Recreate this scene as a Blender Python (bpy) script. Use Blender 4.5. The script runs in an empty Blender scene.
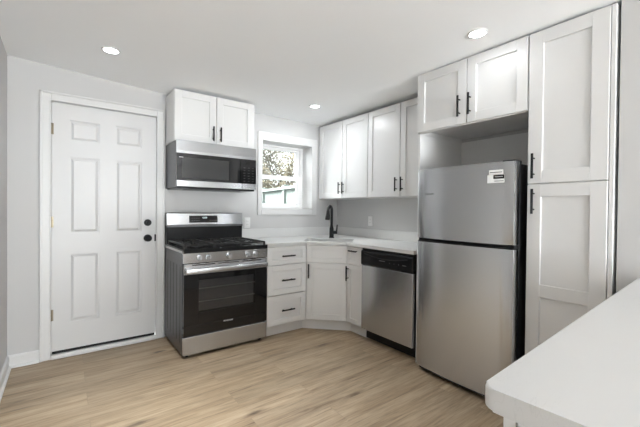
import bpy, bmesh, math, random
from mathutils import Vector, Matrix
random.seed(7)
S = bpy.context.scene
C = S.collection
PI = math.pi

# ------------------------------------------------------------------ camera
yaw, pitch, roll, FPX = -0.6405, -0.0101, 0.0101, 343.345
fwd = Vector((math.sin(-yaw)*math.cos(pitch), math.cos(yaw)*math.cos(pitch), math.sin(pitch)))
rgt = fwd.cross(Vector((0, 0, 1))).normalized()
upv = rgt.cross(fwd)
r2 = rgt*math.cos(roll)+upv*math.sin(roll)
u2 = upv*math.cos(roll)-rgt*math.sin(roll)
cd = bpy.data.cameras.new('camera')
cam = bpy.data.objects.new('camera', cd)
C.objects.link(cam)
M = Matrix((r2, u2, -fwd)).transposed().to_4x4()
M.translation = Vector((-2.913, -3.5288, 1.2411))
cam.matrix_world = M
cd.sensor_width = 36
cd.lens = FPX/640*36
cd.shift_y = -0.001
cd.clip_start = 0.05
S.camera = cam

# ------------------------------------------------------------------ world, light, exposure
LAMP = 7.0           # emission of the ceiling lamps' diffusers
LAMP_W = 4.5         # power of a ceiling lamp at full brightness
SKY = 6.5
w = bpy.data.worlds.new('sky')
S.world = w
w.use_nodes = True
bg = w.node_tree.nodes['Background']
bg.inputs[0].default_value = (0.93, 0.97, 1.0, 1)
bg.inputs[1].default_value = SKY
ad = bpy.data.lights.new('bounce_light', 'AREA')        # large unseen fill light, added in the room behind, aimed at its ceiling
ad.shape = 'RECTANGLE'
ad.size, ad.size_y = 2.0, 1.5
ad.energy = 820
ad.color = (.92, .965, 1)
ao = bpy.data.objects.new('bounce_light', ad)
ao.location = (-1.95, -9.8, .5)
ao.rotation_euler = (math.radians(166), 0, 0)
C.objects.link(ao)
sd = bpy.data.lights.new('hazy_sun', 'SUN')              # veiled sun behind the house, coming in at the kitchen window
sd.energy = 42.0
sd.angle = math.radians(50)
sd.color = (1, .99, .97)
so_ = bpy.data.objects.new('hazy_sun', sd)
so_.rotation_euler = Vector((.5, -.65, -.95)).to_track_quat('-Z', 'Y').to_euler()
C.objects.link(so_)
S.view_settings.view_transform = 'Standard'
S.view_settings.look = 'None'
S.view_settings.gamma = 1
S.view_settings.use_curve_mapping = False
S.view_settings.exposure = 0.33
S.cycles.max_bounces = 16
S.cycles.diffuse_bounces = 10
S.cycles.sample_clamp_indirect = 6
S.cycles.use_denoising = True
S.cycles.caustics_reflective = False
S.cycles.caustics_refractive = False


# ------------------------------------------------------------------ materials
def mat(name, col, rough=0.5, metal=0.0, **kw):
    m = bpy.data.materials.new(name)
    m.use_nodes = True
    b = m.node_tree.nodes['Principled BSDF']
    b.inputs['Base Color'].default_value = (*col, 1)
    b.inputs['Roughness'].default_value = rough
    b.inputs['Metallic'].default_value = metal
    for k, v in kw.items():
        b.inputs[k].default_value = v
    return m


def nodes(m):
    nt = m.node_tree
    return nt, nt.nodes, nt.links, nt.nodes['Principled BSDF']


def speckle(m, c1, c2, scale=3.0, detail=4, bump=0.0, bscale=200):
    """soft large-scale colour variation and a fine orange-peel bump"""
    nt, n, l, b = nodes(m)
    tc = n.new('ShaderNodeTexCoord')
    no = n.new('ShaderNodeTexNoise')
    no.inputs['Scale'].default_value = scale
    no.inputs['Detail'].default_value = detail
    mx = n.new('ShaderNodeMix')
    mx.data_type = 'RGBA'
    mx.inputs[6].default_value = (*c1, 1)
    mx.inputs[7].default_value = (*c2, 1)
    l.new(tc.outputs['Object'], no.inputs['Vector'])
    l.new(no.outputs['Fac'], mx.inputs[0])
    l.new(mx.outputs[2], b.inputs['Base Color'])
    if bump:
        nb = n.new('ShaderNodeTexNoise')
        nb.inputs['Scale'].default_value = bscale
        bp = n.new('ShaderNodeBump')
        bp.inputs['Strength'].default_value = bump
        bp.inputs['Distance'].default_value = 0.001
        l.new(tc.outputs['Object'], nb.inputs['Vector'])
        l.new(nb.outputs['Fac'], bp.inputs['Height'])
        l.new(bp.outputs['Normal'], b.inputs['Normal'])
    return m


m_wall = speckle(mat('wall_paint', (.7, .69, .68), .7), (.535, .534, .532), (.555, .553, .55), 2, 3, .1, 250)
m_ceil = speckle(mat('ceiling_paint', (.86, .86, .855), .8), (.905, .92, .935), (.92, .932, .945), 2, 3, .08, 250)
m_trim = speckle(mat('trim_paint', (.84, .84, .835), .35), (.655, .655, .652), (.675, .675, .672), 3)
m_cab = speckle(mat('cabinet_paint', (.83, .83, .825), .33), (.70, .70, .697), (.72, .72, .717), 4)
m_alcove_lift = speckle(mat('lightened_alcove_white', (.80, .80, .795), .5), (.79, .79, .785), (.81, .81, .805), 4)  # cabinet white made paler to brighten the dim refrigerator alcove
m_door = speckle(mat('door_paint', (.82, .82, .82), .38), (.59, .59, .59), (.61, .61, .61), 4, 3, .05, 300)
m_black = speckle(mat('matte_black_metal', (.012, .012, .013), .5, .0), (.010, .010, .011), (.016, .016, .017), 30)
m_blackpl = speckle(mat('black_enamel', (.012, .012, .013), .22), (.010, .010, .011), (.015, .015, .016), 12)
m_iron = speckle(mat('cast_iron', (.02, .02, .02), .36), (.018, .018, .018), (.035, .035, .035), 60, 4, .2, 400)
m_gap = speckle(mat('shadow_gap_rubber', (.02, .02, .02), .8), (.018, .018, .018), (.024, .024, .024), 20)
m_hinge = speckle(mat('satin_brass', (.42, .34, .22), .35, 1.0), (.20, .17, .12), (.26, .22, .16), 30)
m_plastic = speckle(mat('white_plastic', (.80, .80, .79), .4), (.79, .79, .78), (.81, .81, .80), 10)
m_vinyl = speckle(mat('white_vinyl', (.86, .86, .86), .35), (.85, .85, .85), (.87, .87, .87), 10)


def steel(name, col=(.56, .56, .565), rough=.26, an=.8, horiz=True):
    m = mat(name, col, rough, 1.0)
    nt, n, l, b = nodes(m)
    b.inputs['Anisotropic'].default_value = an
    tg = n.new('ShaderNodeTangent')
    tg.direction_type = 'RADIAL'
    tg.axis = 'Z'
    l.new(tg.outputs[0], b.inputs['Tangent'])
    if horiz:
        b.inputs['Anisotropic Rotation'].default_value = .25
    tc = n.new('ShaderNodeTexCoord')
    mp = n.new('ShaderNodeMapping')
    mp.inputs['Scale'].default_value = (3, 3, 9000) if horiz else (900, 900, 3)
    no = n.new('ShaderNodeTexNoise')
    no.inputs['Scale'].default_value = 1
    no.inputs['Detail'].default_value = 3
    mr = n.new('ShaderNodeMapRange')
    mr.inputs[3].default_value = rough-.05
    mr.inputs[4].default_value = rough+.05
    l.new(tc.outputs['Object'], mp.inputs['Vector'])
    l.new(mp.outputs[0], no.inputs['Vector'])
    l.new(no.outputs['Fac'], mr.inputs[0])
    l.new(mr.outputs[0], b.inputs['Roughness'])
    return m


m_steel = steel('brushed_stainless_steel', (.56, .57, .585), .25, .85)
m_steel_side = steel('grey_coated_steel', (.13, .13, .135), .34, .3)
m_rack = steel('rack_wire', (.6, .6, .6), .3, 0)
m_sink = steel('sink_steel', (.78, .78, .78), .4, .1)
m_fridgeside = speckle(mat('fridge_side_textured_black', (.03, .03, .031), .45), (.026, .026, .027), (.036, .036, .037), 8, 4, .3, 500)
m_blackglass = mat('black_glass', (.006, .006, .007), .06)
speckle(m_blackglass, (.005, .005, .006), (.008, .008, .009), 6)
for m_ in (m_black, m_blackpl, m_iron, m_gap, m_fridgeside):
    m_.node_tree.nodes['Principled BSDF'].inputs['Specular IOR Level'].default_value = .2
m_display = speckle(mat('display_window', (.004, .004, .005), .08), (.004, .004, .005), (.006, .006, .007), 6)
m_mark = speckle(mat('pale_grey_printing', (.6, .6, .6), .5), (.58, .58, .58), (.62, .62, .62), 30)
m_markdim = speckle(mat('dim_grey_printing', (.12, .12, .12), .5), (.11, .11, .11), (.14, .14, .14), 30)
m_paper = speckle(mat('sticker_paper', (.82, .82, .81), .5), (.81, .81, .80), (.83, .83, .82), 30)
m_digits = mat('lit_display_digits', (.5, .6, .6), .5)
m_digits.node_tree.nodes['Principled BSDF'].inputs['Emission Color'].default_value = (.7, .85, .9, 1)
m_digits.node_tree.nodes['Principled BSDF'].inputs['Emission Strength'].default_value = .9


def tint_glass(name, tint, gloss=.08, rough=.03):
    m = bpy.data.materials.new(name)
    m.use_nodes = True
    nt = m.node_tree
    n, l = nt.nodes, nt.links
    n.remove(n['Principled BSDF'])
    tr = n.new('ShaderNodeBsdfTransparent')
    tr.inputs[0].default_value = (*tint, 1)
    gl = n.new('ShaderNodeBsdfGlossy')
    gl.inputs['Roughness'].default_value = rough
    fr = n.new('ShaderNodeFresnel')
    fr.inputs[0].default_value = 1.45
    mx = n.new('ShaderNodeMixShader')
    l.new(fr.outputs[0], mx.inputs[0])
    l.new(tr.outputs[0], mx.inputs[1])
    l.new(gl.outputs[0], mx.inputs[2])
    l.new(mx.outputs[0], n['Material Output'].inputs[0])
    return m


m_ovenglass = tint_glass('tinted_oven_glass', (.7, .7, .7))
m_micglass = tint_glass('tinted_microwave_glass', (.6, .6, .6))
m_pane = tint_glass('window_pane_glass', (.97, .985, .98))

# quartz
m_quartz = mat('white_quartz', (.85, .85, .845), .3)


def quartz(m, base=(.655, .655, .65), vein=(.40, .40, .39)):
    nt, n, l, b = nodes(m)
    tc = n.new('ShaderNodeTexCoord')
    mp = n.new('ShaderNodeMapping')
    mp.inputs['Rotation'].default_value = (0, 0, .9)
    mp.inputs['Scale'].default_value = (1.2, 4.5, 2)
    nz = n.new('ShaderNodeTexNoise')
    nz.inputs['Scale'].default_value = 7
    nz.inputs['Detail'].default_value = 8
    nz.inputs['Distortion'].default_value = 1.2
    cr = n.new('ShaderNodeValToRGB')
    e = cr.color_ramp.elements
    e[0].position, e[0].color = .485, (0, 0, 0, 1)
    e[1].position, e[1].color = .50, (1, 1, 1, 1)
    x = cr.color_ramp.elements.new(.515)
    x.color = (0, 0, 0, 1)
    n2 = n.new('ShaderNodeTexNoise')
    n2.inputs['Scale'].default_value = 2.3
    n2.inputs['Detail'].default_value = 3
    c2 = n.new('ShaderNodeValToRGB')
    c2.color_ramp.elements[0].position = .52
    c2.color_ramp.elements[1].position = .72
    mu = n.new('ShaderNodeMath')
    mu.operation = 'MULTIPLY'
    m2 = n.new('ShaderNodeMath')
    m2.operation = 'MULTIPLY'
    m2.inputs[1].default_value = .34
    mx = n.new('ShaderNodeMix')
    mx.data_type = 'RGBA'
    mx.inputs[6].default_value = (*base, 1)
    mx.inputs[7].default_value = (*vein, 1)
    l.new(tc.outputs['Object'], mp.inputs['Vector'])
    l.new(mp.outputs[0], nz.inputs['Vector'])
    l.new(nz.outputs['Fac'], cr.inputs[0])
    l.new(tc.outputs['Object'], n2.inputs['Vector'])
    l.new(n2.outputs['Fac'], c2.inputs[0])
    l.new(cr.outputs[0], mu.inputs[0])
    l.new(c2.outputs[0], mu.inputs[1])
    l.new(mu.outputs[0], m2.inputs[0])
    l.new(m2.outputs[0], mx.inputs[0])
    l.new(mx.outputs[2], b.inputs['Base Color'])


quartz(m_quartz)

# oak plank floor: planks run along x
m_floor = mat('oak_plank_floor', (.5, .38, .26), .42)


def floor_nodes(m):
    nt, n, l, b = nodes(m)
    tc = n.new('ShaderNodeTexCoord')
    br = n.new('ShaderNodeTexBrick')
    br.offset = .37
    br.offset_frequency = 2
    br.inputs['Color1'].default_value = (0, 0, 0, 1)
    br.inputs['Color2'].default_value = (1, 1, 1, 1)
    br.inputs['Mortar'].default_value = (.5, .5, .5, 1)
    br.inputs['Scale'].default_value = 1
    br.inputs['Mortar Size'].default_value = .0012
    br.inputs['Mortar Smooth'].default_value = .3
    br.inputs['Brick Width'].default_value = 1.22
    br.inputs['Row Height'].default_value = .18
    mo = n.new('ShaderNodeMapping')
    mo.inputs['Location'].default_value = (.35, .05, 0)
    l.new(tc.outputs['Object'], mo.inputs['Vector'])
    l.new(mo.outputs[0], br.inputs['Vector'])
    # per-plank offset of the grain
    off = n.new('ShaderNodeVectorMath')
    off.operation = 'SCALE'
    off.inputs['Scale'].default_value = 37.0
    l.new(br.outputs['Color'], off.inputs[0])
    ad = n.new('ShaderNodeVectorMath')
    ad.operation = 'ADD'
    l.new(tc.outputs['Object'], ad.inputs[0])
    l.new(off.outputs[0], ad.inputs[1])

    def noise(scale, sc, det, dist=0., rgh=.55):
        mp = n.new('ShaderNodeMapping')
        mp.inputs['Scale'].default_value = sc
        nz = n.new('ShaderNodeTexNoise')
        nz.inputs['Scale'].default_value = scale
        nz.inputs['Detail'].default_value = det
        nz.inputs['Roughness'].default_value = rgh
        nz.inputs['Distortion'].default_value = dist
        l.new(ad.outputs[0], mp.inputs['Vector'])
        l.new(mp.outputs[0], nz.inputs['Vector'])
        return nz.outputs['Fac']
    grain = noise(3.0, (.55, 9, 1), 7, .6, .62)
    broad = noise(1.6, (.8, 3.2, 1), 3, .4)
    fine = noise(30, (.6, 9, 1), 3)
    mid = noise(9, (.7, 9, 1), 4, .3)

    def ramp(src, stops):
        cr = n.new('ShaderNodeValToRGB')
        els = cr.color_ramp.elements
        els[0].position, els[0].color = stops[0][0], (*stops[0][1], 1)
        els[1].position, els[1].color = stops[-1][0], (*stops[-1][1], 1)
        for p, c in stops[1:-1]:
            x = els.new(p)
            x.color = (*c, 1)
        l.new(src, cr.inputs[0])
        return cr.outputs[0]
    base = ramp(grain, [(.28, (.15, .104, .062)), (.40, (.28, .205, .132)), (.56, (.365, .282, .190)), (.78, (.44, .352, .247))])

    def mixc(fac, a, bb, mode='MIX'):
        mx = n.new('ShaderNodeMix')
        mx.data_type = 'RGBA'
        mx.blend_type = mode
        for sock, v in ((mx.inputs[0], fac), (mx.inputs[6], a), (mx.inputs[7], bb)):
            if isinstance(v, (int, float)):
                sock.default_value = v
            elif isinstance(v, tuple):
                sock.default_value = (*v, 1)
            else:
                l.new(v, sock)
        return mx.outputs[2]
    tone = ramp(br.outputs['Color'], [(0, (.88, .88, .88)), (.5, (1, .99, .98)), (1, (1.08, 1.07, 1.05))])
    col = mixc(1.0, base, tone, 'MULTIPLY')
    bt = ramp(broad, [(.3, (.82, .80, .78)), (.6, (1.05, 1.05, 1.05))])
    col = mixc(.8, col, bt, 'MULTIPLY')
    ft = ramp(fine, [(.3, (.88, .87, .86)), (.6, (1.03, 1.03, 1.03))])
    col = mixc(.8, col, ft, 'MULTIPLY')
    mt_ = ramp(mid, [(.30, (.74, .72, .70)), (.50, (1, 1, 1)), (.7, (1.08, 1.08, 1.08))])
    col = mixc(.9, col, mt_, 'MULTIPLY')
    # knots
    mp = n.new('ShaderNodeMapping')
    mp.inputs['Scale'].default_value = (2.1, 6.5, 1)
    vo = n.new('ShaderNodeTexVoronoi')
    vo.inputs['Scale'].default_value = 1
    wob = noise(9, (1, 3, 1), 3)
    l.new(ad.outputs[0], mp.inputs['Vector'])
    l.new(mp.outputs[0], vo.inputs['Vector'])
    am = n.new('ShaderNodeMath')
    am.operation = 'MULTIPLY_ADD'
    am.inputs[1].default_value = .25
    l.new(wob, am.inputs[0])
    l.new(vo.outputs['Distance'], am.inputs[2])
    kf = ramp(am.outputs[0], [(.16, (1, 1, 1)), (.20, (.8, .8, .8)), (.24, (.4, .4, .4)), (.36, (0, 0, 0))])
    # only some cells carry a knot
    sel = ramp(vo.outputs['Color'], [(.50, (0, 0, 0)), (.56, (1, 1, 1))])
    kf2 = mixc(1.0, kf, sel, 'MULTIPLY')
    col = mixc(kf2, col, (.085, .055, .036))
    col = mixc(br.outputs['Fac'], col, (.24, .18, .12))
    l.new(col, b.inputs['Base Color'])
    bp = n.new('ShaderNodeBump')
    bp.inputs['Strength'].default_value = .15
    bp.inputs['Distance'].default_value = .001
    l.new(grain, bp.inputs['Height'])
    l.new(bp.outputs['Normal'], b.inputs['Normal'])


floor_nodes(m_floor)


def emit(name, col, strength):
    m = bpy.data.materials.new(name)
    m.use_nodes = True
    b = m.node_tree.nodes['Principled BSDF']
    b.inputs['Base Color'].default_value = (.8, .8, .8, 1)
    b.inputs['Emission Color'].default_value = (*col, 1)
    b.inputs['Emission Strength'].default_value = strength
    return m


m_lamp = emit('lamp_diffuser', (.955, .98, 1), LAMP)


# ------------------------------------------------------------------ mesh helpers
def nbm():
    return bmesh.new()


def box(bm, x0, x1, y0, y1, z0, z1, bev=0.0, seg=1):
    vs = [bm.verts.new(p) for p in ((x0, y0, z0), (x1, y0, z0), (x1, y1, z0), (x0, y1, z0),
                                    (x0, y0, z1), (x1, y0, z1), (x1, y1, z1), (x0, y1, z1))]
    fs = [bm.faces.new([vs[i] for i in q]) for q in ((3, 2, 1, 0), (4, 5, 6, 7), (0, 1, 5, 4), (1, 2, 6, 5), (2, 3, 7, 6), (3, 0, 4, 7))]
    if bev:
        es = list({e for f in fs for e in f.edges})
        bmesh.ops.bevel(bm, geom=es, offset=bev, segments=seg, profile=.5, affect='EDGES')
    return bm


def cyl(bm, c, axis, r, h, n=24, r2_=None):
    """cylinder from c along axis ('x','y','z' or Vector) with length h"""
    ax = {'x': Vector((1, 0, 0)), 'y': Vector((0, 1, 0)), 'z': Vector((0, 0, 1))}.get(axis, axis)
    ax = Vector(ax).normalized()
    q = Vector((0, 0, 1)).rotation_difference(ax).to_matrix().to_4x4()
    mtx = Matrix.Translation(Vector(c)+ax*h/2) @ q
    bmesh.ops.create_cone(bm, cap_ends=True, segments=n, radius1=r, radius2=r if r2_ is None else r2_, depth=h, matrix=mtx)
    return bm


def tube(bm, pts, r, n=12, radii=None):
    """swept round tube along points"""
    pts = [Vector(p) for p in pts]
    rings = []
    prev = None
    for i, p in enumerate(pts):
        t = (pts[min(i+1, len(pts)-1)]-pts[max(i-1, 0)]).normalized()
        if prev is None:
            a = t.orthogonal().normalized()
        else:
            a = (prev-t*prev.dot(t)).normalized()
        prev = a
        bb = t.cross(a)
        rr = radii[i] if radii else r
        rings.append([bm.verts.new(p+(a*math.cos(2*PI*k/n)+bb*math.sin(2*PI*k/n))*rr) for k in range(n)])
    for i in range(len(rings)-1):
        for k in range(n):
            bm.faces.new((rings[i][k], rings[i][(k+1) % n], rings[i+1][(k+1) % n], rings[i+1][k]))
    bm.faces.new(list(reversed(rings[0])))
    bm.faces.new(rings[-1])
    return bm


def prism(bm, pts, z0, z1, bev=0.0, seg=2):
    """vertical prism of a plan polygon (counter-clockwise)"""
    a = [bm.verts.new((x, y, z0)) for x, y in pts]
    b = [bm.verts.new((x, y, z1)) for x, y in pts]
    n = len(pts)
    fs = [bm.faces.new(list(reversed(a))), bm.faces.new(b)]
    for i in range(n):
        fs.append(bm.faces.new((a[i], a[(i+1) % n], b[(i+1) % n], b[i])))
    if bev:
        es = list(set(fs[0].edges) | set(fs[1].edges))
        bmesh.ops.bevel(bm, geom=es, offset=bev, segments=seg, profile=.5, affect='EDGES')
    return bm


def xprism(bm, prof, x0, x1):
    """extrude a (y,z) profile along x"""
    a = [bm.verts.new((x0, y, z)) for y, z in prof]
    b = [bm.verts.new((x1, y, z)) for y, z in prof]
    n = len(prof)
    bm.faces.new(a)
    bm.faces.new(list(reversed(b)))
    for i in range(n):
        bm.faces.new((a[(i+1) % n], a[i], b[i], b[(i+1) % n]))
    bmesh.ops.recalc_face_normals(bm, faces=bm.faces)
    return bm


def obj(name, bm, m, parent=None, smooth=False, loc=None, rotz=None):
    me = bpy.data.meshes.new(name)
    bmesh.ops.recalc_face_normals(bm, faces=bm.faces)
    bm.to_mesh(me)
    bm.free()
    me.materials.append(m)
    if smooth:
        for p in me.polygons:
            p.use_smooth = True
        try:
            me.set_sharp_from_angle(angle=math.radians(40))
        except Exception:
            pass
    o = bpy.data.objects.new(name, me)
    C.objects.link(o)
    if parent:
        o.parent = parent
    if loc:
        o.location = loc
    if rotz is not None:
        o.rotation_euler = (0, 0, rotz)
    return o


def tag(o, label, cat, group=None, kind=None):
    o['label'] = label
    o['category'] = cat
    if group:
        o['group'] = group
    if kind:
        o['kind'] = kind
    return o


def thing(name, label, cat, loc=(0, 0, 0), rotz=0, group=None, kind=None):
    o = bpy.data.objects.new(name, None)
    o.empty_display_size = .1
    C.objects.link(o)
    o.location = loc
    o.rotation_euler = (0, 0, rotz)
    return tag(o, label, cat, group, kind)


def copy_tree(o, parent=None):
    c = o.copy()
    C.objects.link(c)
    if parent:
        c.parent = parent
    for ch in list(o.children):
        copy_tree(ch, c)
    return c


def lettering(name, body, size, m, parent, loc, rot, depth=.0006, align='CENTER'):
    cu = bpy.data.curves.new(name, 'FONT')
    cu.body = body
    cu.size = size
    cu.extrude = depth
    cu.align_x = align
    cu.align_y = 'CENTER'
    t = bpy.data.objects.new(name, cu)
    C.objects.link(t)
    bpy.context.view_layer.update()
    me = bpy.data.meshes.new_from_object(t.evaluated_get(bpy.context.evaluated_depsgraph_get()))
    bpy.data.objects.remove(t)
    me.materials.clear()
    me.materials.append(m)
    o = bpy.data.objects.new(name, me)
    C.objects.link(o)
    o.parent = parent
    o.location = loc
    o.rotation_euler = rot
    return o


# ------------------------------------------------------------------ room shell
LX, RY = -3.262, -11.0          # left wall plane, rear wall plane
SX, SY = -0.605, -3.022        # stub wall face and its end by the pantry


def ceil_z(x, y):
    base = 2.303-.010*x if x > -2.14 else 2.3244+(-2.14-x)*.058
    return base+.012*max(-y, 0) if y > -3.2 else base+.012*3.2


tag(obj('floor', box(nbm(), LX-.1, .15, RY-.1, .1, -.1, 0), m_floor),
    'light oak plank floor with knots running across the kitchen', 'floor', kind='structure')


def ceiling_bm():
    bm = nbm()
    xs = [LX-.05, -3.0, -2.7, -2.4, -2.14, -1.6, -1.0, -.5, .1]
    ys = [.05, -.4, -.8, -1.6, -2.4, -3.2, -4.5, RY-.05]
    lo = [[bm.verts.new((x, y, ceil_z(x, y))) for y in ys] for x in xs]
    hi = [[bm.verts.new((x, y, 2.60)) for y in ys] for x in xs]
    X, Y = len(xs), len(ys)
    for i in range(X-1):
        for j in range(Y-1):
            bm.faces.new((lo[i][j], lo[i+1][j], lo[i+1][j+1], lo[i][j+1]))
            bm.faces.new((hi[i][j], hi[i][j+1], hi[i+1][j+1], hi[i+1][j]))
    for i in range(X-1):
        bm.faces.new((lo[i][0], hi[i][0], hi[i+1][0], lo[i+1][0]))
        bm.faces.new((lo[i][-1], lo[i+1][-1], hi[i+1][-1], hi[i][-1]))
    for j in range(Y-1):
        bm.faces.new((lo[0][j], lo[0][j+1], hi[0][j+1], hi[0][j]))
        bm.faces.new((lo[-1][j], hi[-1][j], hi[-1][j+1], lo[-1][j+1]))
    return bm


tag(obj('ceiling', ceiling_bm(), m_ceil, smooth=True), 'flat white painted ceiling over the kitchen', 'ceiling', kind='structure')

# back wall with the door and window openings (a grid of boxes joined as one wall)
DX0, DX1, DZ0, DZ1 = -2.994, -2.219, .058, 2.090      # door slab
WX0, WX1, WZ0, WZ1 = -1.125, -.415, 1.235, 2.035      # window opening
TOPZ = 2.55
bm = nbm()
WT = .28
box(bm, LX-.1, DX0-.02, 0, WT, 0, TOPZ)
box(bm, DX0-.02, DX1+.02, 0, WT, DZ1+.02, TOPZ)
box(bm, DX1+.02, WX0, 0, WT, 0, TOPZ)
box(bm, WX0, WX1, 0, WT, 0, WZ0)
box(bm, WX0, WX1, 0, WT, WZ1, TOPZ)
box(bm, WX1, .1, 0, WT, 0, TOPZ)
tag(obj('wall_back', bm, m_wall), 'pale grey painted back wall with the entry door and the window', 'wall', kind='structure')
tag(obj('wall_right', box(nbm(), 0, .1, -3.2, 0, 0, TOPZ), m_wall),
    'pale grey wall behind the sink counter, the dishwasher and the refrigerator', 'wall', kind='structure')
tag(obj('wall_left', box(nbm(), LX-.1, LX, RY, 0, 0, TOPZ), m_wall),
    'pale grey wall at the left edge beside the entry door', 'wall', kind='structure')
tag(obj('wall_partition', box(nbm(), SX, -.02, RY, SY, 0, TOPZ), m_wall),
    'pale grey partition wall beyond the tall pantry, where the peninsula starts', 'wall', kind='structure')
# rear wall behind the photographer with a wide patio opening
bm = nbm()
PX0, PX1, PZ1 = -3.0, -.9, 2.15
box(bm, LX-.1, PX0, RY-.1, RY, 0, TOPZ)
box(bm, PX1, 0, RY-.1, RY, 0, TOPZ)
box(bm, PX0, PX1, RY-.1, RY, PZ1, TOPZ)
tag(obj('wall_rear', bm, m_wall), 'pale grey rear wall with a wide patio opening', 'wall', kind='structure')
bm = nbm()
for x in (PX0, (PX0+PX1)/2-.03, PX1-.06):
    box(bm, x, x+.06, RY-.07, RY-.02, 0, PZ1)
box(bm, PX0, PX1, RY-.07, RY-.02, 0, .06)
box(bm, PX0, PX1, RY-.07, RY-.02, PZ1-.06, PZ1)
pd = tag(obj('door_2', bm, m_vinyl), 'wide glazed patio door in the rear wall', 'door', kind='structure')
obj('pane', box(nbm(), PX0+.06, PX1-.06, RY-.05, RY-.044, .06, PZ1-.06), m_pane, pd)


def bb_profile(bm, p0, p1, nrm, h=.095, t=.014):
    """baseboard with an eased top and a shoe moulding from p0 to p1; nrm points into the room"""
    prof = [(0, 0), (t+.014, 0), (t+.013, .012), (t, .02), (t, h-.012), (t*.4, h), (0, h)]
    p0, p1, nv = Vector((*p0, 0)), Vector((*p1, 0)), Vector((*nrm, 0))
    a = [bm.verts.new(p0+nv*d+Vector((0, 0, z))) for d, z in prof]
    b = [bm.verts.new(p1+nv*d+Vector((0, 0, z))) for d, z in prof]
    n = len(prof)
    bm.faces.new(a)
    bm.faces.new(b)
    for i in range(n):
        bm.faces.new((a[i], a[(i+1) % n], b[(i+1) % n], b[i]))
    return bm


CL = .076
tag(obj('baseboard_back', bb_profile(nbm(), (LX, 0), (DX0-CL, 0), (0, -1)), m_trim),
    'short white baseboard between the left corner and the entry door casing', 'baseboard', kind='structure')
tag(obj('baseboard_left', bb_profile(nbm(), (LX, 0), (LX, RY), (1, 0)), m_trim),
    'white baseboard along the left wall', 'baseboard', kind='structure')

# entry door casing (trim_1), jamb, slab
bm = nbm()


def casing(bm, x0, x1, z1, wd, z0=0, bottom=False, t=.018):
    """flat casing with a raised back band around an opening on the back wall"""
    for a, b, c, d in ((x0-wd, x0, z0, z1+wd), (x1, x1+wd, z0, z1+wd), (x0, x1, z1, z1+wd)):
        box(bm, a, b, -t*.75, 0, c, d, .003)
    for a, b, c, d in ((x0-wd, x0-wd+.018, z0, z1+wd), (x1+wd-.018, x1+wd, z0, z1+wd), (x0-wd, x1+wd, z1+wd-.018, z1+wd)):
        box(bm, a, b, -t-.004, 0, c, d, .004)
    for a, b, c, d in ((x0-.012, x0, z0, z1), (x1, x1+.012, z0, z1), (x0, x1, z1, z1+.012)):
        box(bm, a, b, -t, 0, c, d, .003)
    return bm


casing(bm, DX0-.004, DX1+.004, DZ1+.006, CL-.004)
tag(obj('trim_1', bm, m_trim), 'white moulded casing around the entry door', 'door trim', kind='structure')
bm = nbm()
box(bm, DX0-.02, DX0-.004, -.002, .12, 0, DZ1+.02)
box(bm, DX1+.004, DX1+.02, -.002, .12, 0, DZ1+.02)
box(bm, DX0-.004, DX1+.004, -.002, .12, DZ1+.005, DZ1+.02)
box(bm, DX0-.012, DX0+.008, .05, .12, 0, DZ1)
tag(obj('trim_2', bm, m_trim), 'white jamb lining the entry door opening', 'door jamb', kind='structure')
bm = nbm()
box(bm, DX0-.004, DX1+.004, -.03, .12, 0, .036, .006)
tag(obj('trim_3', bm, m_trim), 'white threshold under the entry door', 'threshold', kind='structure')

door = thing('door_1', 'white six panel entry door with black deadbolt and knob', 'door', (DX0, .004, DZ0), kind='structure')
DW, DH = DX1-DX0, DZ1-DZ0
bm = nbm()
px = [(.116, .328), (.446, .656)]
pz = [(.222, .795), (.962, 1.598), (1.732, 1.902)]
box(bm, 0, DW, .012, .042, .0, DH)                      # core
xs = [0, px[0][0], px[0][1], px[1][0], px[1][1], DW]
for a, b in ((xs[0], xs[1]), (xs[2], xs[3]), (xs[4], xs[5])):
    box(bm, a, b, 0, .014, 0, DH)
zs = [0, pz[0][0], pz[0][1], pz[1][0], pz[1][1], pz[2][0], pz[2][1], DH]
for a, b in ((zs[0], zs[1]), (zs[2], zs[3]), (zs[4], zs[5]), (zs[6], zs[7])):
    box(bm, xs[1], xs[2], 0, .014, a, b)
    box(bm, xs[3], xs[4], 0, .014, a, b)


def pyramid(bm, x0, x1, z0, z1, e, yb, yf):
    """raised field with sloped edges"""
    o = [bm.verts.new(p) for p in ((x0, yb, z0), (x1, yb, z0), (x1, yb, z1), (x0, yb, z1))]
    i = [bm.verts.new(p) for p in ((x0+e, yf, z0+e), (x1-e, yf, z0+e), (x1-e, yf, z1-e), (x0+e, yf, z1-e))]
    bm.faces.new(i)
    for k in range(4):
        bm.faces.new((o[k], o[(k+1) % 4], i[(k+1) % 4], i[k]))


for a, b in px:
    for c, d in pz:
        pyramid(bm, a+.012, b-.012, c+.012, d-.012, .018, .012, .003)
obj('door_slab', bm, m_door, door)
obj('door_sweep', box(nbm(), .004, DW-.004, -.002, .03, -.020, -.002), m_gap, door)
bm = nbm()
kx = -2.288-DX0
cyl(bm, (kx, 0, .900), 'y', .033, -.012, 28)
cyl(bm, (kx, -.012, .900), 'y', .013, -.022, 16)
bmesh.ops.create_uvsphere(bm, u_segments=20, v_segments=14, radius=.030, matrix=Matrix.Translation((kx, -.048, .900)) @ Matrix.Scale(.75, 4, (0, 1, 0)))
obj('door_knob', bm, m_black, door, True)
bm = nbm()
cyl(bm, (kx, 0, 1.044), 'y', .031, -.018, 28)
box(bm, kx-.006, kx+.006, -.034, -.016, 1.026, 1.062, .002)
obj('deadbolt', bm, m_black, door, True)
obj('latch_plate', box(nbm(), DW-.010, DW+.004, -.003, .012, .868, .932, .001), m_black, door)
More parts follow.
